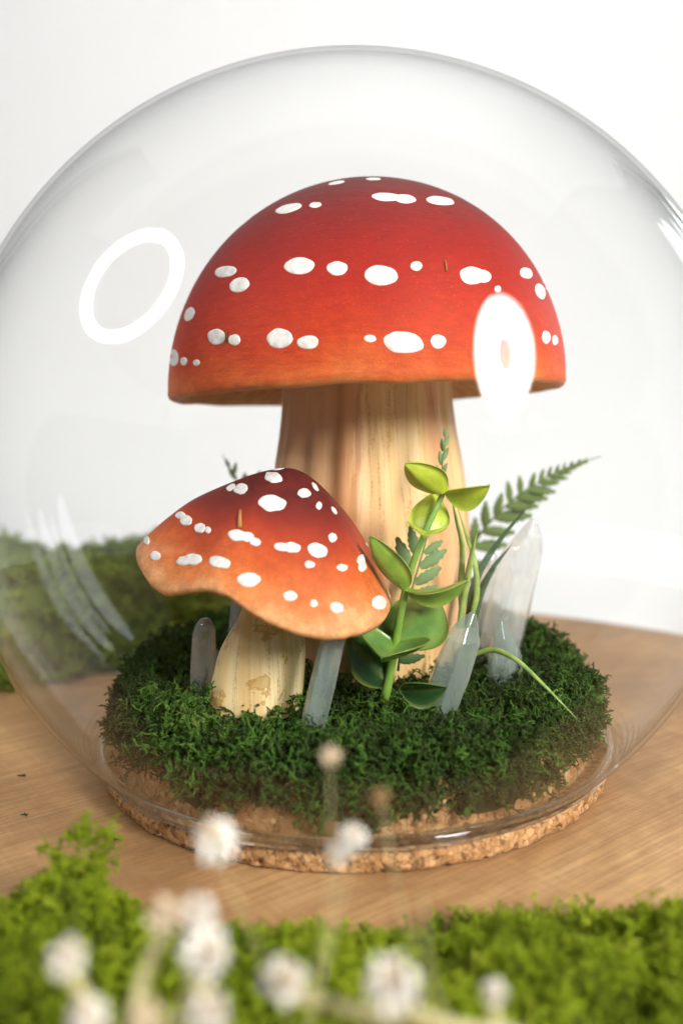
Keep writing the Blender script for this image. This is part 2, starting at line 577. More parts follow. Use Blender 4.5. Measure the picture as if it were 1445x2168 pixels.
M['ring_tube'] = emit('ring_tube', (1, 0.98, 0.95), RING_E)
m_ = emit('dish_face', (1, 0.96, 0.90), DISH_E)
t_ = m_.node_tree
at_ = t_.nodes.new('ShaderNodeAttribute'); at_.attribute_name = 'rad'
rp_ = t_.nodes.new('ShaderNodeMapRange')
for kk_, vv_ in ((1, 0.82), (2, 1.0), (3, DISH_E), (4, DISH_E * 0.04)): rp_.inputs[kk_].default_value = vv_
t_.links.new(at_.outputs['Fac'], rp_.inputs[0])
t_.links.new(rp_.outputs[0], [n_ for n_ in t_.nodes if n_.type == 'EMISSION'][0].inputs[1])
M['dish_face'] = m_
M['dish_centre'] = emit('dish_centre', (1, 0.95, 0.95), 17.0)
M['housing'] = NT('housing', 0.5, 0.4, (0.05, 0.05, 0.05)).m

# ------------------------------------------------------------------ setting: white paper sweep
prof = [(-0.40, -0.038), (0.3, -0.038)]
for i in range(13):
    a = math.pi / 2 * i / 12
    prof.append((0.42 + 0.4 * math.sin(a), -0.038 + 0.4 * (1 - math.cos(a))))
prof += [(0.82, 1.0), (0.80, 1.25), (0.70, 1.5), (0.5, 1.68), (0.2, 1.76), (-0.25, 1.78)]  # overhead stretch added so the top edge of the glass reflects white
V, F = [], []
xs = np.linspace(-0.76, 0.60, 12)
for (y, z) in prof:
    for x in xs:
        wd_ = 1 + 1.3 * smooth01((z - 0.75) / 0.7)
        V.append((x * wd_, y, z))
n = len(xs)
for i in range(len(prof) - 1):
    for j in range(n - 1):
        F.append((i * n + j, i * n + j + 1, (i + 1) * n + j + 1, (i + 1) * n + j))
tag(obj('backdrop', V, F, M['paper']), kind='structure')

# ------------------------------------------------------------------ lamps whose shapes show in the glass, and an added dark card
V, F = [], []
for x in (-0.91, -0.90):
    for y, z in ((0.15, -0.2), (0.84, -0.2), (0.84, 1.5), (0.15, 1.5)):
        V.append((x, y, z))
F = [(0, 1, 2, 3), (7, 6, 5, 4), (0, 4, 5, 1), (1, 5, 6, 2), (2, 6, 7, 3), (3, 7, 4, 0)]
tag(obj('black_card', V, F, M['housing'], smooth=False), 'black card added out of view to darken the left edge of the glass', 'card')

d = (GLOBE_C - RING_POS).normalized()
ring = thing('ring_lamp', RING_POS, 'round tube lamp seen as a white ring reflected in the glass', 'lamp')
q = d.to_track_quat('Z', 'Y').to_matrix()
R0, r0 = 0.150, 0.0178
V, F = [], []
for i in range(64):
    a = 2 * math.pi * i / 64
    for j in range(12):
        b = 2 * math.pi * j / 12
        p = Vector(((R0 + r0 * math.cos(b)) * math.cos(a), (R0 + r0 * math.cos(b)) * math.sin(a), r0 * 0.5 * math.sin(b)))
        V.append(RING_POS + q @ p)
        F.append((i * 12 + j, ((i + 1) % 64) * 12 + j, ((i + 1) % 64) * 12 + (j + 1) % 12, i * 12 + (j + 1) % 12))
obj('tube', V, F, M['ring_tube'], ring)

d = (GLOBE_C - DISH_POS).normalized()
dish = thing('oval_softbox', DISH_POS, 'oval white softbox seen as a white oval reflected in the glass', 'lamp')
q = d.to_track_quat('Z', 'Y').to_matrix() @ Matrix.Rotation(math.radians(15), 3, 'Z')


def oval(rx, ry, z0, z1):
    V = [DISH_POS + q @ Vector((0, 0, z0))]
    F = []
    for i in range(48):
        a = 2 * math.pi * i / 48
        V.append(DISH_POS + q @ Vector((rx * math.cos(a), ry * math.sin(a), z1)))
    for i in range(48):
        F.append((0, 1 + i, 1 + (i + 1) % 48))
    return V, F


V, F, RA = [], [], []
for i in range(13):
    for j in range(48):
        a = 2 * math.pi * j / 48
        V.append(DISH_POS + q @ Vector((0.103 * i / 12 * math.cos(a), 0.20 * i / 12 * math.sin(a), 0)))
        RA.append(i / 12)
for i in range(12):
    for j in range(48):
        F.append((i * 48 + j, (i + 1) * 48 + j, (i + 1) * 48 + (j + 1) % 48, i * 48 + (j + 1) % 48))
obj('diffuser', V, F, M['dish_face'], dish, attr={'rad': RA})
V, F = oval(0.022, 0.05, 0.012, 0.010)
obj('deflector', V, F, M['dish_centre'], dish)
V, F = oval(0.103, 0.199, -0.16, -0.006)
obj('housing', V, F, M['housing'], dish)

# ------------------------------------------------------------------ wooden slab
SC, SR = Vector((-0.052, -0.045)), 0.302
slab = thing('wooden_board', (SC.x, SC.y, -0.037), 'round slice of brown wood under the glass globe', 'board')
ang = [2 * math.pi * i / 160 for i in range(160)]
rad_ = [SR * (1 + 0.012 * noise.noise(Vector((math.cos(a) * 1.3, math.sin(a) * 1.3, 4)))) for a in ang]
V, F = [], []
for f_, z in ((0.02, 0.0), (0.4, 0.0), (0.8, 0.0), (0.985, 0.0), (1.0, -0.003), (1.0, -0.034), (0.98, -0.037)):
    for a, r in zip(ang, rad_):
        V.append((SC.x + math.cos(a) * r * f_, SC.y + math.sin(a) * r * f_, z))
for i in range(6):
    for j in range(160):
        l = (j + 1) % 160
        F.append((i * 160 + j, i * 160 + l, (i + 1) * 160 + l, (i + 1) * 160 + j))
F.append(tuple(range(160)))
obj('top', V[:], F[:], M['wood'], slab)
V2, F2 = [], []
for rr, z in ((1.001, -0.002), (1.018, -0.008), (1.02, -0.03), (1.001, -0.036)):
    for i_, (a, r) in enumerate(zip(ang, rad_)):
        r2 = r * (rr + 0.006 * noise.noise(Vector((math.cos(a) * 20, math.sin(a) * 20, z * 90))))
        V2.append((SC.x + math.cos(a) * r2, SC.y + math.sin(a) * r2, z))
for i in range(3):
    for j in range(160):
        l = (j + 1) % 160
        F2.append((i * 160 + j, i * 160 + l, (i + 1) * 160 + l, (i + 1) * 160 + j))
obj('bark', V2, F2, M['bark'], slab)

# ------------------------------------------------------------------ cork base
CORK_R, PLUG_R = 0.0812, 0.0752
cork = thing('cork_base', (0, 0, 0), 'round cork base under the glass globe, plugging its open bottom', 'cork')


def cork_fn(amp):
    def fn(r, z, a, i):
        if r < 0.06: return r, z
        p = Vector((math.cos(a) * 0.08, math.sin(a) * 0.08, z))
        dd, _ = noise.voronoi(p * 380)
        g = amp * (dd[1] - dd[0]) - amp * 0.5 + amp * 1.1 * noise.noise(p * 170) + amp * 0.5 * noise.noise(p * 700)
        cv = noise.noise(p * 330 + Vector((7, 3, 1)))
        if cv > 0.32: g -= amp * 2.2 * (cv - 0.32) / 0.3
        return r + g, z + 0.35 * amp * noise.noise(p * 260 + Vector((5, 5, 5)))
    return fn


pr = [(0.001, 0.0003), (0.06, 0.0003), (CORK_R - 0.0008, 0.0003)] + [(CORK_R - 0.0004 * (1 - math.sin(math.pi * t)), 0.0006 + 0.0054 * t) for t in np.linspace(0, 1, 9)]
pr += [(CORK_R - 0.0008, 0.0062), (0.0775, 0.0062), (0.04, 0.0062), (0.001, 0.0062)]
V, F = lathe(pr, 620, fn=cork_fn(0.0007))
obj('disc', V, F, M['cork'], cork, smooth=True)
pr = [(PLUG_R + 0.0004 - 0.0006 * t, 0.0064 + 0.014 * t) for t in np.linspace(0, 1, 16)] + [(PLUG_R - 0.002, 0.0212), (0.05, 0.0212), (0.001, 0.0212)]
V, F = lathe(pr, 420, fn=cork_fn(0.0003))
obj('plug', V, F, M['cork'], cork)

# ------------------------------------------------------------------ glass globe
globe = thing('glass_globe', (0, 0, 0.0064), 'large clear glass globe standing over the mushrooms on cork', 'globe')
TH = 0.0011
rim_z = 0.0079
a_end = math.acos((rim_z - GLOBE_C.z) / GLOBE_R)
pr = []
for i in range(221):
    a = max(0.0008, a_end * i / 220)
    pr.append((GLOBE_R * math.sin(a), GLOBE_C.z + GLOBE_R * math.cos(a)))
ri = GLOBE_R - TH
a_in = math.acos((rim_z + 0.0002 - GLOBE_C.z) / ri)
for i in range(400, -1, -1):
    a = max(0.0008, a_in * (1 - (1 - i / 400) ** 1.5))
    zz_ = GLOBE_C.z + ri * math.cos(a)
    gleam_ripple = 0.00016 * math.sin(zz_ * 2 * math.pi / 0.0017) * smooth01((0.021 - zz_) / 0.008)  # ripples added to the inner wall to draw lines of reflection
    pr.append((ri * math.sin(a) - gleam_ripple, zz_))
V, F = lathe(pr, 320)
obj('shell', V, F, M['glass'], globe)
# rolled rim
rx = (GLOBE_R * math.sin(a_end) + ri * math.sin(a_in)) / 2
pr = []
for i in range(20):
    b = 2 * math.pi * i / 20
    pr.append((rx - 0.0002 + 0.0015 * math.cos(b), 0.0082 + 0.0018 * math.sin(b)))
V, F = lathe(pr, 200, closed=True)
obj('rim', V, F, M['rim_glass'], globe)


# ------------------------------------------------------------------ moss in the globe
def branch_proto(rng, levels, seg, spread, rad, kids=(2, 3), bend=0.35, shrink=0.8):
    segs = []

    def grow(p, d, lv, L, r):
        mid = p + d * L * 0.5 + rng.normal(0, L * 0.09, 3)
        d2 = d + rng.normal(0, bend, 3)
        d2 /= np.linalg.norm(d2)
        q = mid + d2 * L * 0.5
        segs.append((p, mid, r, r * 0.95))
        segs.append((mid, q, r * 0.95, r * 0.88))
        if lv <= 1: return
        for _ in range(rng.integers(kids[0], kids[1] + 1)):
            nd = d2 + rng.normal(0, spread, 3)
            nd /= np.linalg.norm(nd)
            grow(q, nd, lv - 1, L * shrink * rng.uniform(0.7, 1.2), r * 0.86)

    grow(np.zeros(3), np.array([0, 0, 1.0]), levels, seg, rad)
    V, Q = [], []
    for (a, b, ra, rb) in segs:
        t = b - a
        t = t / (np.linalg.norm(t) + 1e-12)
        x = np.cross(t, [0.37, 0.71, 0.6]); x /= np.linalg.norm(x)
        y = np.cross(t, x)
        o = len(V)
        for pnt, r in ((a - t * ra * 0.5, ra), (b + t * rb * 0.3, rb)):
            for kk in range(3):
                an = 2 * math.pi * kk / 3
                V.append(pnt + (x * math.cos(an) + y * math.sin(an)) * r)
        for kk in range(3):
            l = (kk + 1) % 3
            Q.append((o + kk, o + l, o + 3 + l, o + 3 + kk))
    return np.array(V), np.array(Q, dtype=np.int64)


def scatter(rng, P, N, protos, smin, smax, tilt, tints):
    VV, QQ, TT = [], [], []
    off = 0
    for i in range(len(P)):
        v, qd = protos[rng.integers(len(protos))]
        z = N[i] + rng.normal(0, tilt, 3)
        z /= np.linalg.norm(z)
        x = np.cross(z, rng.normal(0, 1, 3)); x /= np.linalg.norm(x)
        y = np.cross(z, x)
        s = rng.uniform(smin, smax)
        VV.append((v * s) @ np.stack([x, y, z]) + P[i])
        QQ.append(qd + off)
        off += len(v)
        TT.append(np.full(len(v), tints[i]))
    return np.concatenate(VV), np.concatenate(QQ), np.concatenate(TT)


def mound_h(x, y):
    r = math.hypot(x, y)
    h = 0.0285 + 0.0075 * smooth01((y + 0.02) / 0.075) + 0.0035 * noise.noise(Vector((x * 38, y * 38, 2.0)))
    return h


def mound_point(u, v):
    """u in 0..1 from centre to lower skirt, v angle"""
    wob = 1 + 0.03 * noise.noise(Vector((math.cos(v) * 3, math.sin(v) * 3, 9)))
    if u < 0.72:
        r = 0.0668 * wob * u / 0.72
        x, y = r * math.cos(v), r * math.sin(v)
        return Vector((x, y, mound_h(x, y)))
    t = (u - 0.72) / 0.28
    a = t * math.pi * 0.52
    x0, y0 = 0.0668 * wob * math.cos(v), 0.0668 * wob * math.sin(v)
    h = mound_h(x0, y0)
    low = 0.0140 + 0.0035 * noise.noise(Vector((math.cos(v) * 5, math.sin(v) * 5, 1)))
    r = 0.0668 * wob + 0.0095 * math.sin(min(a, math.pi / 2)) 
    return Vector((r * math.cos(v), r * math.sin(v), low + (h - low) * math.cos(min(a, math.pi / 2)) ** 0.7))


def moss_bed():
    rng = np.random.default_rng(3)
    protos = [branch_proto(rng, 5, 0.0029, 0.78, 0.00046, (2, 2), 0.75, 0.84) for i in range(14)]
    nu, nv = 40, 120
    V, F = [], []
    for i in range(nu):
        for j in range(nv):
            p = mound_point(0.01 + 0.99 * i / (nu - 1), 2 * math.pi * j / nv)
            sk = 0.955 + 0.03 * smooth01((i / (nu - 1) - 0.6) / 0.4)
            c = Vector((p.x * sk, p.y * sk, p.z - 0.0040))
            V.append(c)
    for i in range(nu - 1):
        for j in range(nv):
            l = (j + 1) % nv
            F.append((i * nv + j, i * nv + l, (i + 1) * nv + l, (i + 1) * nv + j))
    P, N, T = [], [], []
    tries = 0
    while len(P) < 4600:
        u = math.sqrt(random.random()) if random.random() < 0.52 else random.uniform(0.7, 1.0)
        v = random.uniform(0, 2 * math.pi)
        # the far half of the skirt is out of sight; keep it thinner
        if u > 0.8 and math.sin(v) > 0.35 and random.random() < 0.6: continue
        if u < 0.7 and math.sin(v) > 0.3 and random.random() < 0.25: continue
        p = mound_point(u, v)
        e = 0.01
        pu = mound_point(min(1, u + e), v) - mound_point(max(0, u - e), v)
        pv = mound_point(u, v + e) - mound_point(u, v - e)
        n_ = pu.cross(pv)
        if n_.length == 0: continue
        n_.normalize()
        if u < 0.72 and n_.z < 0: n_ = -n_
        if u >= 0.72 and n_.x * p.x + n_.y * p.y + n_.z * 0.02 < 0: n_ = -n_
        P.append(np.array(p) - np.array(n_) * random.uniform(0.0008, 0.0042))
        N.append(np.array(n_))
        # colour grows in patches: fresh green at the front left, dull olive along the left and lower skirt
        fresh = math.exp(-(((p.x + 0.022) / 0.035) ** 2 + ((p.y + 0.06) / 0.03) ** 2))
        olive = smooth01((-p.x - 0.045) / 0.03) + smooth01((0.024 - p.z) / 0.006) * 0.6
        T.append(1.0 if random.random() < 0.03 else min(1, max(0, random.gauss(0.36, 0.26) + 0.42 * fresh - 0.22 * olive)))
    v, q_, t = scatter(rng, P, N, protos, 0.6, 1.15, 0.5, T)
    o = big_mesh('moss', np.concatenate([v, np.array([tuple(x) for x in V])]),
                 np.concatenate([q_, np.array(F) + len(v)]), M['moss'], np.concatenate([t, np.zeros(len(V))]))
    me = o.data
    me.materials.append(M['peat'])
    idx = np.zeros(len(me.polygons), dtype=np.int32)
    idx[len(q_):] = 1
    me.polygons.foreach_set('material_index', idx)
    tag(o, 'mound of dark green branching moss on the cork inside the globe', 'moss', kind='stuff')


moss_bed()


# ------------------------------------------------------------------ moss outside the globe
def carpet(name, region, height, count, mat, label, seed, nrm_tilt=0.45, smin=0.7, smax=1.2, seg=0.0019, rad=0.00045, extra=None):
    rng = np.random.default_rng(seed)
    protos = [branch_proto(rng, 5, seg, 0.75, rad, (2, 2), 0.3, 0.85) for i in range(12)]
    x0, x1, y0, y1 = region
    P, N, T = [], [], []
    while len(P) < count:
        x, y = rng.uniform(x0, x1), rng.uniform(y0, y1)
        h = height(x, y)
        if h <= 0: continue
        e = 0.002
        n_ = np.array([height(x - e, y) - height(x + e, y), height(x, y - e) - height(x, y + e), 2 * e])
        n_[:2] = np.clip(n_[:2], -4 * e, 4 * e)
        n_ /= np.linalg.norm(n_)
        z = h - 0.003 if rng.random() < 0.75 else rng.uniform(0, max(0.0005, h - 0.002))
        P.append(np.array([x, y, max(z, 0.0)]))
        N.append(n_)
        T.append(min(1, max(0, rng.normal(0.48, 0.30))))
    if extra:
        for (p, n_) in extra:
            P.append(np.array(p)); N.append(np.array(n_)); T.append(0.6)
    v, q_, t = scatter(rng, P, N, protos, smin, smax, nrm_tilt, T)
    # matted body underneath
    nx, ny = 90, 40
    V, F = [], []
    for j in range(ny):
        for i in range(nx):
            x, y = x0 + (x1 - x0) * i / (nx - 1), y0 + (y1 - y0) * j / (ny - 1)
            V.append((x, y, max(height(x, y) - 0.004, -0.003)))
    for j in range(ny - 1):
        for i in range(nx - 1):
            F.append((j * nx + i, j * nx + i + 1, (j + 1) * nx + i + 1, (j + 1) * nx + i))
    o = big_mesh(name, np.concatenate([v, np.array(V)]), np.concatenate([q_, np.array(F) + len(v)]), mat,
                 np.concatenate([t, np.full(len(V), 0.0)]))
    me = o.data
    tag(o, label, 'moss', kind='stuff')
    return o


def front_h(x, y):
    edge = -0.0985 + 0.006 * noise.noise(Vector((x * 22, 3.1, 0))) - 0.008 * math.exp(-((x + 0.034) / 0.012) ** 2) - 0.007 * math.exp(-((x - 0.0) / 0.02) ** 2)
    edge += 0.006 * math.exp(-((x + 0.062) / 0.016) ** 2)
    t = smooth01((edge - y) / 0.02)
    h = t * (0.0100 + 0.007 * noise.noise(Vector((x * 34, y * 34, 5))) + 0.0065 * noise.noise(Vector((x * 90, y * 90, 2))))
    h += t * 0.012 * math.exp(-((x + 0.058) / 0.012) ** 2 - ((y + 0.112) / 0.012) ** 2)
    return h if t > 0.02 else 0


sprig = []
b0 = at(205, 1880, -0.103)
for kk, (px, py) in enumerate([(215, 1850), (222, 1825), (215, 1800), (212, 1778), (200, 1765), (180, 1762), (160, 1768), (228, 1760), (130, 1810), (125, 1835), (120, 1800), (150, 1850)]):
    for jj in range(4):
        sprig.append((at(px + random.uniform(-9, 9), py + random.uniform(0, 16), -0.103), (random.uniform(-0.6, 0.6), -0.3, 0.9)))
carpet('front_moss', (-0.14, 0.135, -0.20, -0.088), front_h, 11000, M['moss_bright'],
       'bright yellow green moss carpet along the front of the board', 11, seg=0.0015, rad=0.00028, nrm_tilt=0.6, extra=sprig)


def back_h(x, y):
    e = y - (0.105 + 0.55 * (x + 0.10)) if x > -0.10 else y - (0.105 + 0.75 * (x + 0.10))
    t = smooth01(e / 0.03) * smooth01((-0.043 - x) / 0.03) * smooth01((0.235 - y) / 0.02)
    h = t * (0.043 + 0.014 * noise.noise(Vector((x * 17, y * 17, 8))) + 0.006 * noise.noise(Vector((x * 45, y * 45, 8))))
    return h if t > 0.03 else 0


carpet('back_moss', (-0.27, -0.04, 0.0, 0.24), back_h, 3600, M['moss_back'],
       'tall green moss bank on the board behind the left side of the globe', 12, smin=1.3, smax=2.2)

# ------------------------------------------------------------------ mushrooms
KSPOT = []


def add_spots(cap, root, spots, bvh, mat, thick, seed, far):
    rnd = random.Random(seed)
    eye = Vector(CAM)
    org = Vector(root.location)

    def surf(px, py, ref):
        d = Vector(ray(px, py))
        h = bvh.ray_cast(eye, d)
        if h[0] is not None and (ref is None or (h[0] - ref).length < 0.012):
            return h[0], h[1]
        t = ((ref - eye).length if ref else far)
        h = bvh.find_nearest(eye + d * t)
        return h[0], h[1]

    for s in spots:
        px, py, a, b = s[:4]
        ang_ = math.radians(s[4]) if len(s) > 4 else 0
        c, cn = surf(px, py, None)
        ph = rnd.uniform(0, 99)
        V, F = [], []
        nn = 32
        rough_ = 0.03 if seed == 1 else 0.10
        for ri_, (f_, hh) in enumerate(((1.0, -0.10), (0.97, 0.55), (0.80, 0.9), (0.4, 1.0))):
            for i in range(nn):
                t = 2 * math.pi * i / nn
                wv = 1 + (0.10 if seed == 1 else 0.17) * noise.noise(Vector((math.cos(t) * 1.2 + ph, math.sin(t) * 1.2, ph))) + rough_ * noise.noise(Vector((math.cos(t) * 3.2 + ph, math.sin(t) * 3.2, ph)))
                x, y = a * f_ * wv * math.cos(t), b * f_ * wv * math.sin(t)
                qx, qy = px + x * math.cos(ang_) - y * math.sin(ang_), py + x * math.sin(ang_) + y * math.cos(ang_)
                p, nr = surf(qx, qy, c)
                V.append(p + nr * thick * hh * (1 + 0.25 * noise.noise(p * 900)))
        V.append(c + cn * thick * 1.0)
        for r_ in range(3):
            for i in range(nn):
                l = (i + 1) % nn
                F.append((r_ * nn + i, r_ * nn + l, (r_ + 1) * nn + l, (r_ + 1) * nn + i))
        for i in range(nn):
            F.append((3 * nn + i, 3 * nn + (i + 1) % nn, 4 * nn))
        obj('spot', V, F, mat, root, cap)


# big mushroom -------------------------------------------------------
MB = Vector((0.0059, 0.018, 0.024))
CAPR, RIMZ, CAPH = 0.0668, 0.1206, 0.0676
big = thing('tall_mushroom', MB, 'tall mushroom with domed red white-spotted cap and thick pale stem', 'mushroom')
pr, gr = [], []
for i in range(61):
    a = max(0.004, math.pi / 2 * i / 60)
    pr.append((CAPR * math.sin(a), RIMZ + CAPH * math.cos(a)))
    gr.append((a / (math.pi / 2)) ** 1.0)
for (dr, dz, g_) in ((0.0001, -0.0012, 1.0), (-0.0004, -0.0024, 1.05), (-0.0015, -0.0031, 1.1), (-0.003, -0.0031, 1.1), (-0.0042, -0.0025, 1.1)):
    pr.append((CAPR + dr, RIMZ + dz)); gr.append(g_)
NS = 160


def capfn(r, z, a, i):
    w_ = 1 + 0.010 * noise.noise(Vector((math.cos(a) * 1.5, math.sin(a) * 1.5, z * 22)))
    z2 = z
    if z < RIMZ + 0.02:
        z2 += 0.0006 * noise.noise(Vector((math.cos(a) * 4, math.sin(a) * 4, 3))) * (1 - max(0, (z - RIMZ)) / 0.02)
    return r * w_, z2 + 0.0014 + 0.020 * r * math.cos(a)


V, F = lathe(pr, NS, (MB.x, MB.y, 0), fn=capfn)
F.append(tuple(reversed(range(NS))))
F = [tuple(reversed(f)) for f in F]
gat = np.repeat(np.array(gr), NS)
cap = obj('cap', V, F, M['cap_red'], big, attr={'grad': gat})
bvh = BVHTree.FromPolygons([Vector(v) for v in V], F)
# underside with radial gills
pr = [(CAPR - 0.0040, RIMZ - 0.0026), (CAPR - 0.007, RIMZ - 0.0012), (0.055, RIMZ + 0.001), (0.045, RIMZ + 0.004), (0.036, RIMZ + 0.006), (0.028, RIMZ + 0.006)]
V, F = lathe(pr, 240, (MB.x, MB.y, 0), fn=lambda r, z, a, i: (r, z + 0.0014 + 0.020 * r * math.cos(a) + (0.0012 if i not in (0, 5) else 0) * math.sin(a * 60)))
obj('gills', V, F, M['gills'], big)
# stem: slightly fluted, flared foot
prs = [(0.0325, 0.022), (0.0333, 0.032), (0.0342, 0.045), (0.0345, 0.058), (0.0344, 0.070), (0.0337, 0.082), (0.0318, 0.095), (0.0298, 0.106), (0.0285, 0.117), (0.0283, 0.1268)]
pts = catmull([(r, 0, z) for r, z in prs], 50)


def flute(r, z, a, i):
    g_ = 0.0010 * math.sin(a * 7 + 1.4 + 5 * (z - 0.07)) + 0.0006 * math.sin(a * 17 + 8 * z) + 0.0006 * noise.noise(Vector((math.cos(a) * 3, math.sin(a) * 3, z * 25)))
    # one overlapped seam running down the front
    da = (a - (math.pi * 1.5 - 0.12 + 1.2 * (z - 0.09)) + math.pi) % (2 * math.pi) - math.pi
    if -0.01 < da < 0.7: g_ += 0.0011 * (1 - da / 0.7)
    return r + g_, z


V, F = lathe([(p.x, p.z) for p in pts], 200, (MB.x, MB.y, 0), fn=flute)
obj('stem', V, F, M['stem_big'], big)
SPB = [(712, 387, 18, 3, -10), (790, 379, 16, 2.5, 0), (515, 468, 17, 6, -28), (611, 441, 28, 9, -14), (667, 434, 13, 6, -5),
       (818, 417, 31, 9, 3), (856, 421, 24, 9, 6), (931, 425, 30, 9, 6), (478, 575, 23, 12, -10), (507, 603, 22, 15, -15), (633, 563, 32, 18, -3),
       (714, 568, 22, 15, 0), (806, 583, 36, 21, 3), (881, 563, 13, 10, 0), (1000, 583, 27, 19, 4), (1022, 585, 18, 14, 4), (1113, 578, 14, 11, 25),
       (1143, 617, 10, 17, -20), (1156, 603, 6, 14, -28), (1053, 612, 7, 7, 0), (389, 649, 5, 9, 15), (401, 665, 10, 16, 25),
       (458, 713, 19, 17, 0), (496, 720, 13, 12, 0), (592, 716, 28, 21, -5), (652, 725, 23, 15, -3), (783, 717, 13, 8, 5),
       (853, 725, 43, 23, 5), (927, 723, 17, 15, 0), (1155, 714, 9, 14, -5), (1174, 720, 6, 11, -5), (1196, 718, 3, 8, 0),
       (368, 757, 10, 18, 0), (389, 765, 7, 9, 0), (416, 768, 7, 7, 0)]
add_spots(cap, big, SPB, bvh, M['spot'], 0.00014, 1, 0.285)


def add_fleck(cap, root, bvh, px, py, L, wd, ang_, mat, name='fleck'):
    h = bvh.ray_cast(Vector(CAM), Vector(ray(px, py)))
    h2 = bvh.ray_cast(Vector(CAM), Vector(ray(px + math.sin(ang_) * L, py - math.cos(ang_) * L)))
    V, F = tube([h[0] + h[1] * 0.0002, (h[0] + h2[0]) / 2 + h[1] * 0.0006, h2[0] + h2[1] * 0.0004], [wd, wd * 0.8, wd * 0.5], 5)
    obj(name, V, F, mat, root, cap)


add_fleck(cap, big, bvh, 944, 575, 24, 0.00028, -0.15, M['fleck'])
add_fleck(cap, big, bvh, 480, 724, 22, 0.00035, 0.1, M['crumb'])

# small mushroom -----------------------------------------------------
SB = Vector((at(548, 1470, -0.037).x, -0.037, 0.026))
small = thing('short_mushroom', SB, 'short mushroom with wavy orange and maroon spotted cap and squat pale stem', 'mushroom')
AP = at(610, 991, -0.037)
# rim: (pixel x, pixel y, world y)
RIM = [(828, 1268, -0.037), (822, 1292, -0.050), (800, 1316, -0.060), (745, 1336, -0.067), (680, 1341, -0.070), (600, 1322, -0.071),
       (535, 1290, -0.070), (480, 1252, -0.068), (430, 1240, -0.065), (385, 1246, -0.061), (340, 1246, -0.055), (305, 1213, -0.046), (288, 1172, -0.035),
       (300, 1150, -0.020), (350, 1140, -0.008), (450, 1145, 0.000), (560, 1160, 0.002), (680, 1180, -0.002), (770, 1210, -0.012), (815, 1240, -0.024)]
rim = catmull([at(*p) for p in RIM] + [at(*RIM[0])], 120)[:-1]
NR = len(rim)
V, F, G = [], [], []
NT_ = 34
for i in range(NT_ + 1):
    t = max(0.012, i / NT_)
    for j, rp in enumerate(rim):
        hx = AP.x + (rp.x - AP.x) * t
        hy = AP.y + (rp.y - AP.y) * t
        drop = t ** 1.72
        drop = drop * (1 - 0.10 * math.sin(math.pi * t) * smooth01(t * 1.2 - 0.2))
        an = 2 * math.pi * j / NR
        z = AP.z + (rp.z - AP.z) * drop
        z += 0.0007 * noise.noise(Vector((math.cos(an) * 2, math.sin(an) * 2, t * 4))) * t
        V.append((hx, hy, z)); G.append(t)
mid = Vector((sum(p.x for p in rim) / NR, sum(p.y for p in rim) / NR, 0))
for (ins, dz, g_) in ((0.0, -0.0008, 1.06), (0.018, -0.0018, 1.1), (0.045, -0.0018, 1.1)):
    for j, rp in enumerate(rim):
        V.append((rp.x + (mid.x - rp.x) * ins, rp.y + (mid.y - rp.y) * ins, rp.z + dz + 0.0003 * noise.noise(rp * 500)))
        G.append(g_)
nrow = NT_ + 4
for i in range(nrow - 1):
    for j in range(NR):
        l = (j + 1) % NR
        F.append((i * NR + l, (i + 1) * NR + l, (i + 1) * NR + j, i * NR + j))
F.append(tuple(range(NR)))
cap2 = obj('cap', V, F, M['cap_orange'], small, attr={'grad': G})
bvh2 = BVHTree.FromPolygons([Vector(v) for v in V], F)
V2, F2 = [], []
ST = at(572, 1262, -0.037)
for i in range(8):
    t = i / 7
    for j, rp in enumerate(rim):
        s0 = Vector((rp.x + (mid.x - rp.x) * 0.045, rp.y + (mid.y - rp.y) * 0.045, rp.z - 0.0017))
        tgt = Vector((ST.x, ST.y, ST.z + 0.012))
        e1 = tgt + (Vector((rp.x, rp.y, tgt.z)) - tgt) * 0.2
        p = s0.lerp(e1, t)
        p.z = s0.z + (e1.z - s0.z) * (t ** 0.7) + (0.0005 if 0 < i < 7 else 0) * math.sin(j * math.pi)
        V2.append(p)
for i in range(7):
    for j in range(NR):
        l = (j + 1) % NR
        F2.append((i * NR + j, (i + 1) * NR + j, (i + 1) * NR + l, i * NR + l))
obj('gills', V2, F2, M['gills'], small)
axis = catmull([at(538, 1500, -0.037), at(541, 1450, -0.037), at(552, 1380, -0.037), at(570, 1300, -0.037), at(576, 1240, -0.037), at(580, 1200, -0.037)], 30)
rw = [98, 100, 92, 66, 54, 52]
pxm = (0.231) / F_PX
rr_ = [p.x for p in catmull([(r * pxm, 0, 0) for r in rw], 30)]
V, F = [], []
for i, p in enumerate(axis):
    for j in range(72):
        a = 2 * math.pi * j / 72
        r = rr_[i] + 0.0005 * math.sin(a * 5 + 1) + 0.0004 * noise.noise(Vector((math.cos(a) * 3, math.sin(a) * 3, i * 0.2)))
        V.append((p.x + r * math.cos(a), p.y + r * math.sin(a), p.z))
for i in range(len(axis) - 1):
    for j in range(72):
        l = (j + 1) % 72
        F.append((i * 72 + j, i * 72 + l, (i + 1) * 72 + l, (i + 1) * 72 + j))
obj('stem', V, F, M['stem_small'], small)
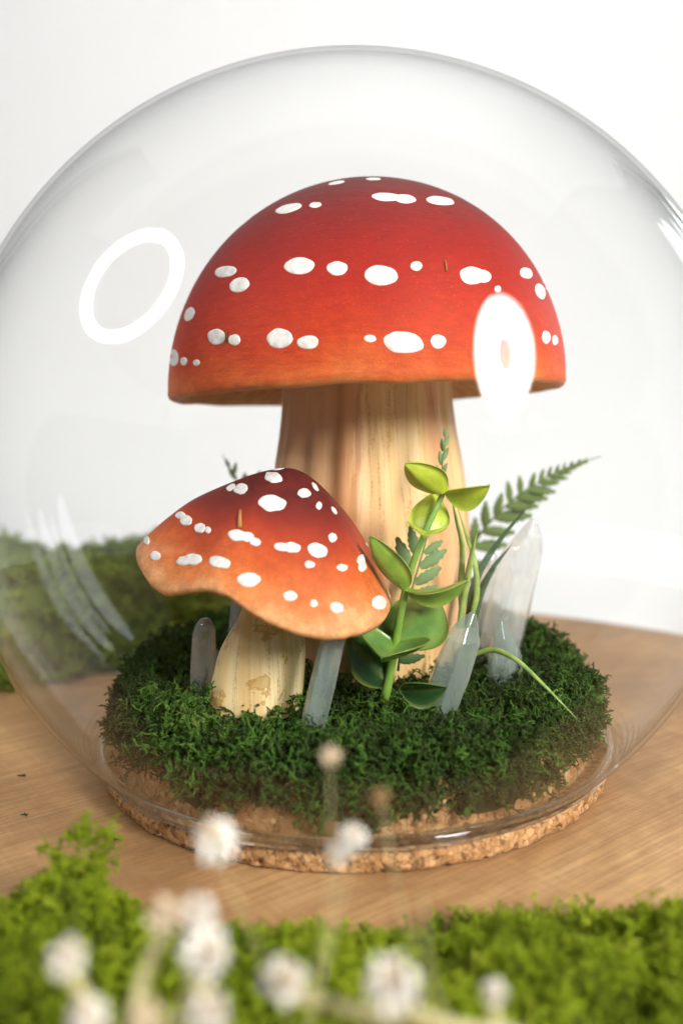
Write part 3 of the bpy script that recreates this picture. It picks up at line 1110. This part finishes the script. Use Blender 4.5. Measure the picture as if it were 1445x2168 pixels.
SPS = [(578, 1011, 19, 11, 12), (576, 1065, 30, 17, 5), (644, 1044, 13, 10, 0), (675, 1071, 6, 8), (667, 1031, 4, 11, -35),
       (707, 1081, 3.5, 10, -35), (509, 1035, 15, 11, -15), (489, 1032, 11, 6, -30), (382, 1091, 11, 8), (394, 1102, 13, 11),
       (423, 1118, 12, 11), (440, 1122, 7, 7), (503, 1133, 19, 12, 5), (522, 1137, 17, 10, 5), (541, 1148, 12, 9), (597, 1158, 18, 9, 5), (618, 1159, 19, 11, 8), (672, 1165, 22, 15, 15),
       (704, 1138, 9, 10), (779, 1152, 7, 4, 30), (764, 1186, 9, 12, 5), (767, 1200, 9, 10, 0), (724, 1202, 12, 8, 5), (655, 1195, 11, 8, 8),
       (311, 1145, 6, 9), (329, 1177, 11, 10), (390, 1188, 17, 10, -6), (408, 1184, 20, 12, -6), (465, 1191, 24, 13, 10), (526, 1227, 24, 15, 3),
       (614, 1262, 15, 11, 8), (664, 1278, 8, 8), (713, 1287, 15, 11, 8), (802, 1276, 16, 15, 0), (588, 992, 15, 3, -8)]
add_spots(cap2, small, SPS, bvh2, M['spot'], 0.0002, 2, 0.238)
add_fleck(cap2, small, bvh2, 508, 1118, 36, 0.0007, 0.05, M['fleck'])


# ------------------------------------------------------------------ crystals
def crystal(label, base, top, wpx, Y, dY=0.0, mat='quartz', point=0.16, seed=0, rnd_=0.0, flat=0.8):
    rn = random.Random(seed)
    b, t = at(base[0], base[1], Y), at(top[0], top[1], Y + dY)
    ax = (t - b)
    L = ax.length
    ax.normalize()
    b = b - ax * 0.008
    L += 0.008
    dep = (Y - CAM[1])
    r = wpx / 2 / F_PX * dep
    x = ax.cross(Vector((0, 1, 0))).normalized()
    y = ax.cross(x)
    ph = rn.uniform(0, 1.0)
    V, F = [], []
    rings = [(0, 1.0), (L * 0.45, 1.02), (L * (1 - point), 0.95), (L * (1 - point * 0.45), 0.62 + 0.2 * rnd_), (L, 0.16 + 0.2 * rnd_)]
    sk = Vector((rn.uniform(-0.2, 0.2), rn.uniform(-0.2, 0.2)))
    for ri_, (h, f_) in enumerate(rings):
        for i in range(6):
            a = ph + math.pi / 3 * i + rn.uniform(-0.07, 0.07)
            f2 = f_ * (1 + rn.uniform(-0.05, 0.05))
            hh = h + (rn.uniform(-0.3, 0.3) * L * point * 0.5 if ri_ in (2, 3) else 0)
            k_ = (ri_ >= 3)
            V.append(b + ax * hh + (x * (math.cos(a) * f2 + k_ * sk.x) + y * (math.sin(a) * f2 * flat + k_ * sk.y)) * r)
    for i in range(4):
        for j in range(6):
            l = (j + 1) % 6
            F.append((i * 6 + j, i * 6 + l, (i + 1) * 6 + l, (i + 1) * 6 + j))
    F.append(tuple(reversed(range(6))))
    F.append(tuple(range(24, 30)))
    org = Vector((b.x, b.y, b.z))
    me = mesh('crystal', [v - org for v in V], F, smooth=False)
    me.materials.append(M[mat])
    o = bpy.data.objects.new('crystal', me)
    COL.objects.link(o)
    o.location = org
    bv = o.modifiers.new('Bevel', 'BEVEL')
    bv.width = r * (0.05 + 0.22 * rnd_)
    bv.segments = 2 + int(3 * rnd_)
    bv.limit_method = 'NONE'
    tag(o, label, 'crystal', 'quartz points standing in the moss')
    return o


crystal('tallest pale quartz crystal, leaning right beside the tall stem', (1052, 1385), (1122, 1098), 98, 0.004, 0.0, seed=4, point=0.2)
crystal('grey green frosted quartz crystal right of the leafy sprig', (938, 1470), (1000, 1298), 86, -0.046, 0.0, 'quartz_green', seed=9, point=0.24)
crystal('small blunt quartz crystal at the foot of the tallest crystal', (1066, 1395), (1062, 1312), 74, -0.018, 0.0, 'quartz_green', seed=5, point=0.5)
crystal('narrow quartz crystal leaning under the front of the short cap', (668, 1510), (716, 1310), 56, -0.060, 0.004, 'quartz_green', seed=6, point=0.1)
crystal('round-ended smoky quartz stub left of the short stem', (430, 1440), (432, 1308), 58, -0.036, 0.0, 'quartz_pink', seed=7, point=0.2, rnd_=1.0)
crystal('tiny smoky quartz crystal touching the left foot of the short stem', (462, 1445), (460, 1376), 34, -0.034, 0.0, 'quartz_pink', seed=8, point=0.25, rnd_=0.6)
crystal('smoky quartz crystal half hidden behind the short stem', (500, 1370), (506, 1235), 40, -0.008, 0.0, 'quartz_pink', seed=10, point=0.2)
crystal('slim clear quartz crystal behind the grass blades', (1012, 1330), (1042, 1160), 42, 0.014, 0.0, seed=11, point=0.2, rnd_=0.4)


# ------------------------------------------------------------------ leafy sprig
def leaf_mesh(b, t, side, wd, cup, curl, pointy=0.8, nu=14, nv=8):
    """b base, t tip, side = unit vector across, cup lifts edges along normal, curl bends the length"""
    ax = t - b
    L = ax.length
    ax.normalize()
    side = (side - ax * side.dot(ax)).normalized()
    nm = ax.cross(side).normalized()
    V, F, = [], []
    th = 0.00035
    for lay in (1, -1):
        for i in range(nu + 1):
            s = i / nu
            wprof = (math.sin(math.pi * min(1, s ** 0.85 * 0.97 + 0.02)) ** 0.75) * (1 - 0.15 * s) if s < 0.86 else None
            if wprof is None:
                s0 = 0.86
                w0 = (math.sin(math.pi * (s0 ** 0.85 * 0.97 + 0.02)) ** 0.75) * (1 - 0.15 * s0)
                wprof = w0 * (1 - (s - s0) / (1 - s0)) ** pointy
            wprof = max(wprof, 0.03)
            for j in range(nv + 1):
                x = (j / nv * 2 - 1)
                c_ = cup * wd * (x * x) * wprof + curl * L * math.sin(math.pi * s) - 0.04 * wd * math.exp(-(x * 7) ** 2)
                p = b + ax * (L * s) + side * (wd / 2 * x * wprof) + nm * c_
                p = p + nm * (th * lay * (1 - 0.6 * abs(x)))
                V.append(p)
    m = (nu + 1) * (nv + 1)
    for lay in (0, 1):
        for i in range(nu):
            for j in range(nv):
                q_ = [i * (nv + 1) + j, i * (nv + 1) + j + 1, (i + 1) * (nv + 1) + j + 1, (i + 1) * (nv + 1) + j]
                q_ = [a + lay * m for a in q_]
                F.append(tuple(q_) if lay else tuple(reversed(q_)))
    for i in range(nu):
        for j in (0, nv):
            a, c_ = i * (nv + 1) + j, (i + 1) * (nv + 1) + j
            F.append((a, c_, c_ + m, a + m) if j == 0 else (c_, a, a + m, c_ + m))
    for i in (0, nu):
        for j in range(nv):
            a, c_ = i * (nv + 1) + j, i * (nv + 1) + j + 1
            F.append((c_, a, a + m, c_ + m) if i == 0 else (a, c_, c_ + m, a + m))
    return V, F


YS = -0.047
sroot = at(814, 1480, YS - 0.001)
sprig_o = thing('leafy_sprig', sroot, 'glossy green plastic sprig with paired rounded leaves before the tall stem', 'sprig')
stp = catmull([at(812, 1490, YS - 0.001), at(826, 1420, YS), at(840, 1340, YS), at(858, 1248, YS), at(878, 1180, YS), at(905, 1115, YS + 0.001), at(938, 1042, YS + 0.003)], 40)
V, F = tube(stp, [0.00135 - 0.0006 * i / 40 for i in range(41)], 10)
obj('stem', V, F, M['sprig_stem'], sprig_o)
X, Z, TOW = Vector((1, 0, 0)), Vector((0, 0, 1)), Vector((0, -1, 0))


def pxl(n, Y=YS): return n / F_PX * (Y - CAM[1])


LEAVES = [
    # base px, Ybase, tip px, Ytip, side, width px, cup, curl, mat
    ((938, 1046), YS + .003, (857, 982), YS - .004, Vector((0.45, -0.75, 0.75)), 84, 0.28, -0.10, 'leaf_lime'),
    ((942, 1047), YS + .003, (1036, 1028), YS - .002, Vector((-0.1, -0.7, 0.85)), 72, 0.28, 0.10, 'leaf_lime'),
    ((900, 1128), YS + .001, (918, 1043), YS + .010, Vector((1, 0, 0.1)), 96, 0.22, -0.06, 'leaf_lime'),
    ((903, 1128), YS + .001, (898, 1136), YS - .014, Vector((1, 0, -0.12)), 92, 0.18, 0.06, 'leaf_lime'),
    ((857, 1250), YS, (783, 1135), YS - .006, Vector((0.65, -0.7, 0.3)), 82, 0.30, -0.10, 'leaf_mid'),
    ((858, 1250), YS, (990, 1228), YS - .004, Vector((0.05, -0.8, 0.6)), 74, 0.30, 0.10, 'leaf_mid'),
    ((836, 1366), YS, (912, 1250), YS + .010, Vector((1, 0.1, 0.5)), 185, 0.14, -0.05, 'leaf_green'),
    ((838, 1360), YS, (808, 1392), YS - .016, Vector((1, -0.05, -0.18)), 168, 0.30, -0.10, 'leaf_green'),
    ((822, 1450), YS, (735, 1345), YS + .008, Vector((0.7, 0.2, 0.6)), 100, 0.15, -0.05, 'leaf_dark'),
    ((848, 1462), YS - .008, (945, 1455), YS - .014, Vector((0.1, -0.45, 0.85)), 74, 0.22, 0.06, 'leaf_dark'),
]
for (bp, yb, tp, yt, sd, wd, cu, cl, mt) in LEAVES:
    V, F = leaf_mesh(at(bp[0], bp[1], yb), at(tp[0], tp[1], yt), sd, pxl(wd), cu, cl)
    EA = [max(abs(j / 8 * 2 - 1) ** 6, 0.55 * math.exp(-((j / 8 * 2 - 1) * 7) ** 2)) for _ in (0, 1) for i in range(15) for j in range(9)]
    obj('leaf', V, F, M[mt], sprig_o, attr={'edge': EA})
V, F = leaf_mesh(at(939, 1046, YS + .003), at(946, 1018, YS + .002), X, pxl(16), 0.3, 0)
obj('bud', V, F, M['leaf_lime'], sprig_o)


# ------------------------------------------------------------------ ferns
def leaflet_mesh(name, teeth, wd, mat):
    V, F = [], []
    nseg = teeth * 2
    top, bot, midp = [], [], []
    for i in range(nseg + 1):
        s = i / nseg
        w_ = wd * (math.sin(math.pi * min(1, 0.12 + 0.88 * s ** 0.9)) ** 0.8) * (1.0 if i % 2 else 0.80)
        if i == nseg: w_ = 0
        fwd = 0.05 if i % 2 else 0
        z_ = 0.06 * math.sin(math.pi * s)
        V += [(s, 0, z_ - 0.015), (min(1, s + fwd), w_ / 2, z_ + 0.02), (min(1, s + fwd), -w_ / 2, z_ + 0.02)]
        V += [(s, 0, z_ - 0.035), (min(1, s + fwd), w_ / 2, z_ + 0.005), (min(1, s + fwd), -w_ / 2, z_ + 0.005)]
    for i in range(nseg):
        a, b_ = i * 6, i * 6 + 6
        F += [(a, b_, b_ + 1, a + 1), (a, a + 2, b_ + 2, b_), (a + 3, a + 4, b_ + 4, b_ + 3), (a + 3, b_ + 3, b_ + 5, a + 5),
              (a + 1, b_ + 1, b_ + 4, a + 4), (a + 2, a + 5, b_ + 5, b_ + 2)]
    me = mesh(name, V, F)
    me.materials.append(mat)
    return me


def frond(label, name, rach, Y0, Y1, lets, mat, wfrac, stem_r, teeth=5):
    b = at(rach[0][0], rach[0][1], Y0)
    root = thing(name, b, label, 'fern', 'fern fronds in the globe')
    pts = [at(x, y, Y0 + (Y1 - Y0) * i / (len(rach) - 1)) for i, (x, y) in enumerate(rach)]
    P = catmull(pts, 40)
    V, F = tube(P, [stem_r * (1 - 0.75 * i / 40) for i in range(41)], 6)
    obj('midrib', V, F, mat, root)
    me = leaflet_mesh('leaflet', teeth, wfrac, mat)
    rn = random.Random(len(lets))
    for (bx, by, tx, ty) in lets:
        # depth from nearest rachis pixel
        bestY = min(((p[0] - bx) ** 2 + (p[1] - by) ** 2, Y0 + (Y1 - Y0) * i / (len(rach) - 1)) for i, p in enumerate(rach))[1]
        p0, p1 = at(bx, by, bestY), at(tx, ty, bestY + rn.uniform(-0.002, 0.002))
        ax = p1 - p0
        L = ax.length
        ax.normalize()
        n_ = Vector((rn.uniform(-0.2, 0.2), -1, rn.uniform(0, 0.3)))
        yv = n_.cross(ax).normalized()
        zv = ax.cross(yv)
        m = Matrix((ax * L, yv * L, zv * L)).transposed().to_4x4()
        m.translation = p0 - b
        o = bpy.data.objects.new('leaflet', me)
        COL.objects.link(o)
        o.parent = root
        o.matrix_basis = m
    return root


R1 = [(975, 1260), (990, 1180), (1022, 1122), (1047, 1094), (1080, 1062), (1117, 1035), (1160, 1008), (1210, 985), (1272, 966)]
L1 = [(1000, 1160, 1005, 1095), (1026, 1117, 1027, 1060), (1047, 1092, 1062, 1043), (1078, 1062, 1073, 1018), (1100, 1046, 1098, 1006), (1121, 1032, 1131, 999),
      (1141, 1019, 1150, 992), (1158, 1009, 1166, 986), (1174, 1001, 1183, 982), (1190, 994, 1196, 978), (1205, 987, 1212, 975), (1220, 981, 1228, 971), (1236, 976, 1242, 968),
      (988, 1192, 1040, 1196), (1002, 1158, 1073, 1153), (1020, 1124, 1090, 1128), (1046, 1096, 1127, 1092), (1070, 1071, 1140, 1072), (1092, 1052, 1160, 1056), (1116, 1036, 1176, 1042),
      (1139, 1021, 1184, 1022), (1160, 1008, 1202, 1013), (1177, 1000, 1210, 1001), (1193, 993, 1220, 992), (1208, 986, 1232, 985), (1224, 980, 1245, 978), (990, 1225, 1040, 1240)]
frond('long green fern frond arching right from behind the tall stem', 'fern_frond', R1, 0.050, 0.040, L1, M['fern'], 0.38, 0.0007)
R2 = [(842, 1420), (858, 1300), (878, 1225), (897, 1160), (915, 1095), (930, 1030), (938, 960), (943, 908)]
L2 = [(869, 1212, 839, 1136), (878, 1172, 866, 1112), (898, 1172, 937, 1144), (889, 1202, 945, 1163), (878, 1236, 934, 1200),
      (868, 1270, 925, 1240), (850, 1330, 800, 1290), (845, 1400, 900, 1388),
      (930, 1020, 924, 985), (932, 1008, 946, 980), (934, 985, 929, 955), (936, 975, 948, 948), (938, 955, 934, 928), (939, 945, 949, 922), (941, 925, 940, 905)]
frond('upright grey green fern frond between the leafy sprig and the tall stem', 'fern_frond', R2, -0.030, -0.026, L2, M['fern_grey'], 0.40, 0.0004)
R3 = [(540, 1120), (520, 1050), (498, 1010), (470, 962)]
L3 = [(520, 1055, 500, 1030), (512, 1035, 520, 1000), (500, 1015, 484, 990), (495, 1005, 500, 978), (486, 990, 476, 970), (545, 1060, 550, 996), (540, 1040, 575, 1000), (535, 1050, 520, 1005)]
frond('dark fern tip poking up behind the short cap', 'fern_frond', R3, 0.046, 0.050, L3, M['fern'], 0.36, 0.0005)


# ------------------------------------------------------------------ grass
def blade(pts, wpx, Yn, twist=0.0):
    P = catmull(pts, 26)
    V, F = [], []
    n = len(P)
    for i, p in enumerate(P):
        t = (P[min(i + 1, n - 1)] - P[max(i - 1, 0)]).normalized()
        view = (p - Vector(CAM)).normalized()
        sd = t.cross(view).normalized()
        nm = sd.cross(t)
        ca, sa = math.cos(twist * i / n), math.sin(twist * i / n)
        sd, nm = sd * ca + nm * sa, nm * ca - sd * sa
        s = i / (n - 1)
        wv = pxl(wpx, Yn) / 2 * min(1, 0.55 + 2 * s) * max(0.04, (1 - s ** 2.2))
        V += [p - sd * wv, p + nm * wv * 0.5, p + sd * wv, p + nm * (wv * 0.5 + 0.00018)]
    for i in range(n - 1):
        a, b = i * 4, i * 4 + 4
        F += [(a, a + 1, b + 1, b), (a + 1, a + 2, b + 2, b + 1), (a + 2, a + 3, b + 3, b + 2), (a + 3, a, b, b + 3)]
    return V, F


g0 = at(985, 1320, -0.022)
tuft = thing('grass_tuft', g0, 'tuft of thin pale and dark green grass blades beside the tall stem', 'grass')
for (pp, Y, wd, mt, tw) in [
    ([(978, 1330), (975, 1240), (978, 1160), (965, 1100), (950, 1030)], -0.020, 15, 'blade_light', 0.5),
    ([(990, 1330), (1008, 1260), (1004, 1190), (985, 1130), (962, 1055)], -0.024, 14, 'blade_light', -0.5),
    ([(970, 1330), (982, 1260), (995, 1190), (1003, 1150), (1010, 1112)], -0.027, 16, 'blade_light', 0.4),
    ([(1000, 1330), (1015, 1260), (1045, 1200), (1085, 1150)], -0.016, 18, 'blade_dark', 0.3),
    ([(985, 1330), (1008, 1225), (1060, 1140), (1128, 1060)], -0.014, 17, 'blade_dark', -0.3)]:
    V, F = blade([at(x, y, Y) for x, y in pp], wd, Y, tw)
    obj('blade', V, F, M[mt], tuft)
V, F = blade([at(985, 1392, -0.040), at(1040, 1376, -0.044), at(1090, 1396, -0.050), at(1150, 1450, -0.058), at(1226, 1528, -0.062)], 14, -0.05, 0.2)
gs = thing('arching_grass', at(985, 1392, -0.040), 'single long grass blade arching over the right side of the moss', 'grass')
obj('blade', V, F, M['blade_light'], gs)

# ------------------------------------------------------------------ dried white flowers in front
YF = -0.140


def flower_mesh(name, seed, mats):
    rn = random.Random(seed)
    V, F, mi = [], [], []
    for i in range(70):
        zz = 1 - 1.45 * (i + 0.5) / 70
        a = i * 2.39996 + rn.uniform(-0.3, 0.3)
        rr = math.sqrt(max(0.0, 1 - zz * zz))
        d = Vector((math.cos(a) * rr, math.sin(a) * rr, zz))
        s = d.cross(Vector((rn.uniform(-1, 1), rn.uniform(-1, 1), rn.uniform(-1, 1)))).normalized()
        nn = d.cross(s)
        o = len(V)
        ln = rn.uniform(0.72, 1.08) * (1 + 0.18 * math.sin(a * 1.0 + seed))
        for (t, wv, c_) in ((0.15, 0.07, 0), (0.55, 0.16, 0.06), (0.85, 0.17, 0.02), (1.0, 0.05, -0.08)):
            V += [d * t * ln + s * wv + nn * c_, d * t * ln - s * wv + nn * c_]
        for q_ in range(3):
            F.append((o + q_ * 2, o + q_ * 2 + 1, o + q_ * 2 + 3, o + q_ * 2 + 2))
            mi.append(1 if q_ == 0 or (zz > 0.75 and q_ < 2) else 0)
    # green cup underneath
    o = len(V)
    for z_, r_ in ((-0.55, 0.12), (-0.3, 0.34), (0.1, 0.4)):
        for i in range(8):
            V.append(Vector((r_ * math.cos(i * math.pi / 4), r_ * math.sin(i * math.pi / 4), z_)))
    for z_ in range(2):
        for i in range(8):
            l = (i + 1) % 8
            F.append((o + z_ * 8 + i, o + z_ * 8 + l, o + z_ * 8 + 8 + l, o + z_ * 8 + 8 + i)); mi.append(2)
    me = mesh(name, V, F)
    for m_ in mats: me.materials.append(m_)
    me.polygons.foreach_set('material_index', mi)
    return me


FM = [flower_mesh('flower_head', i, (M['petal'], M['petal_cream'], M['dry_stem'])) for i in range(3)]
FC = flower_mesh('flower_head', 5, (M['petal_cream'], M['petal_cream'], M['dry_stem']))

FB = flower_mesh('flower_head', 6, (M['bud_brown'], M['bud_brown'], M['dry_stem']))


def flower_sprig(label, base, heads, sr=0.0008):
    b = at(*base)
    root = thing('dried_flower', b, label, 'flower', 'dried white flowers before the moss')
    tubes = []
    for i, (px, py, Y, rpx, m_) in enumerate(heads):
        p = at(px, py, Y)
        r = pxl(rpx * 0.9, Y)
        rn = random.Random(i * 7 + int(px))
        up = Vector((rn.uniform(-0.5, 0.5), rn.uniform(-0.9, -0.1), 1)).normalized()
        mid_ = b.lerp(p, 0.6) + Vector((rn.uniform(-0.003, 0.003), 0, rn.uniform(-0.006, -0.001)))
        tubes.append(tube(catmull([b, mid_, p - up * r * 0.5], 14), sr, 6))
        o = bpy.data.objects.new('flower_head', FC if m_ == 'c' else FB if m_ == 'b' else FM[i % 3])
        COL.objects.link(o)
        o.parent = root
        m = up.to_track_quat('Z', 'Y').to_matrix().to_4x4() @ Matrix.Rotation(rn.uniform(0, 6), 4, 'Z') @ Matrix.Scale(r, 4)
        m.translation = p - b
        o.matrix_basis = m
    V, F = join(tubes)
    obj('stem', V, F, M['dry_stem'], root)


flower_sprig('white dried flower sprig at the lower left, heads bunched over the moss', (300, 2260, -0.182),
             [(145, 2035, -0.180, 50, 'w'), (180, 2155, -0.184, 50, 'w'), (305, 2152, -0.186, 44, 'c'), (345, 1938, -0.172, 46, 'c'),
              (425, 1928, -0.172, 46, 'w'), (440, 2022, -0.178, 62, 'w'), (445, 2152, -0.184, 52, 'w')])
flower_sprig('white dried flower sprig at lower centre with two large lower heads', (1120, 2200, -0.172),
             [(600, 2085, -0.178, 60, 'w'), (840, 2085, -0.182, 74, 'w'), (1045, 2108, -0.170, 34, 'w')])
flower_sprig('tall white dried flower sprig whose heads overlap the cork base', (640, 2240, -0.172),
             [(450, 1785, -0.166, 58, 'w'), (718, 1808, -0.156, 30, 'w'), (752, 1776, -0.156, 38, 'w'), (698, 1607, -0.150, 30, 'c')], 0.00009)
flower_sprig('small brown dried bud on a thin stem near the middle of the cork', (985, 2230, -0.172),
             [(803, 1692, -0.158, 24, 'b'), (895, 1875, -0.165, 12, 'b')], 0.00012)


# ------------------------------------------------------------------ crumbs on the board
def crumb(px, py, label, s, seed):
    d_ = Vector(ray(px, py))
    p = Vector(CAM) + d_ * (-CAM[2] / d_.z)
    rng = np.random.default_rng(seed)
    v, q_ = branch_proto(rng, 3, 0.0011 * s, 0.8, 0.0003 * s)
    v = v[:, [2, 0, 1]] * np.array([1, 1, 0.5])
    v[:, 2] -= v[:, 2].min()
    o = obj('moss_crumb', [Vector(x) for x in v], [tuple(int(i) for i in f) for f in q_], M['crumb'])
    o.location = p
    tag(o, label, 'crumb', 'moss crumbs on the board')


crumb(38, 1643, 'moss crumb on the wood left of the globe, farthest from the camera', 1.0, 1)
crumb(45, 1728, 'moss crumb on the wood near the left edge of the picture', 0.8, 2)
crumb(236, 1781, 'moss crumb on the wood close to the cork base', 0.9, 3)
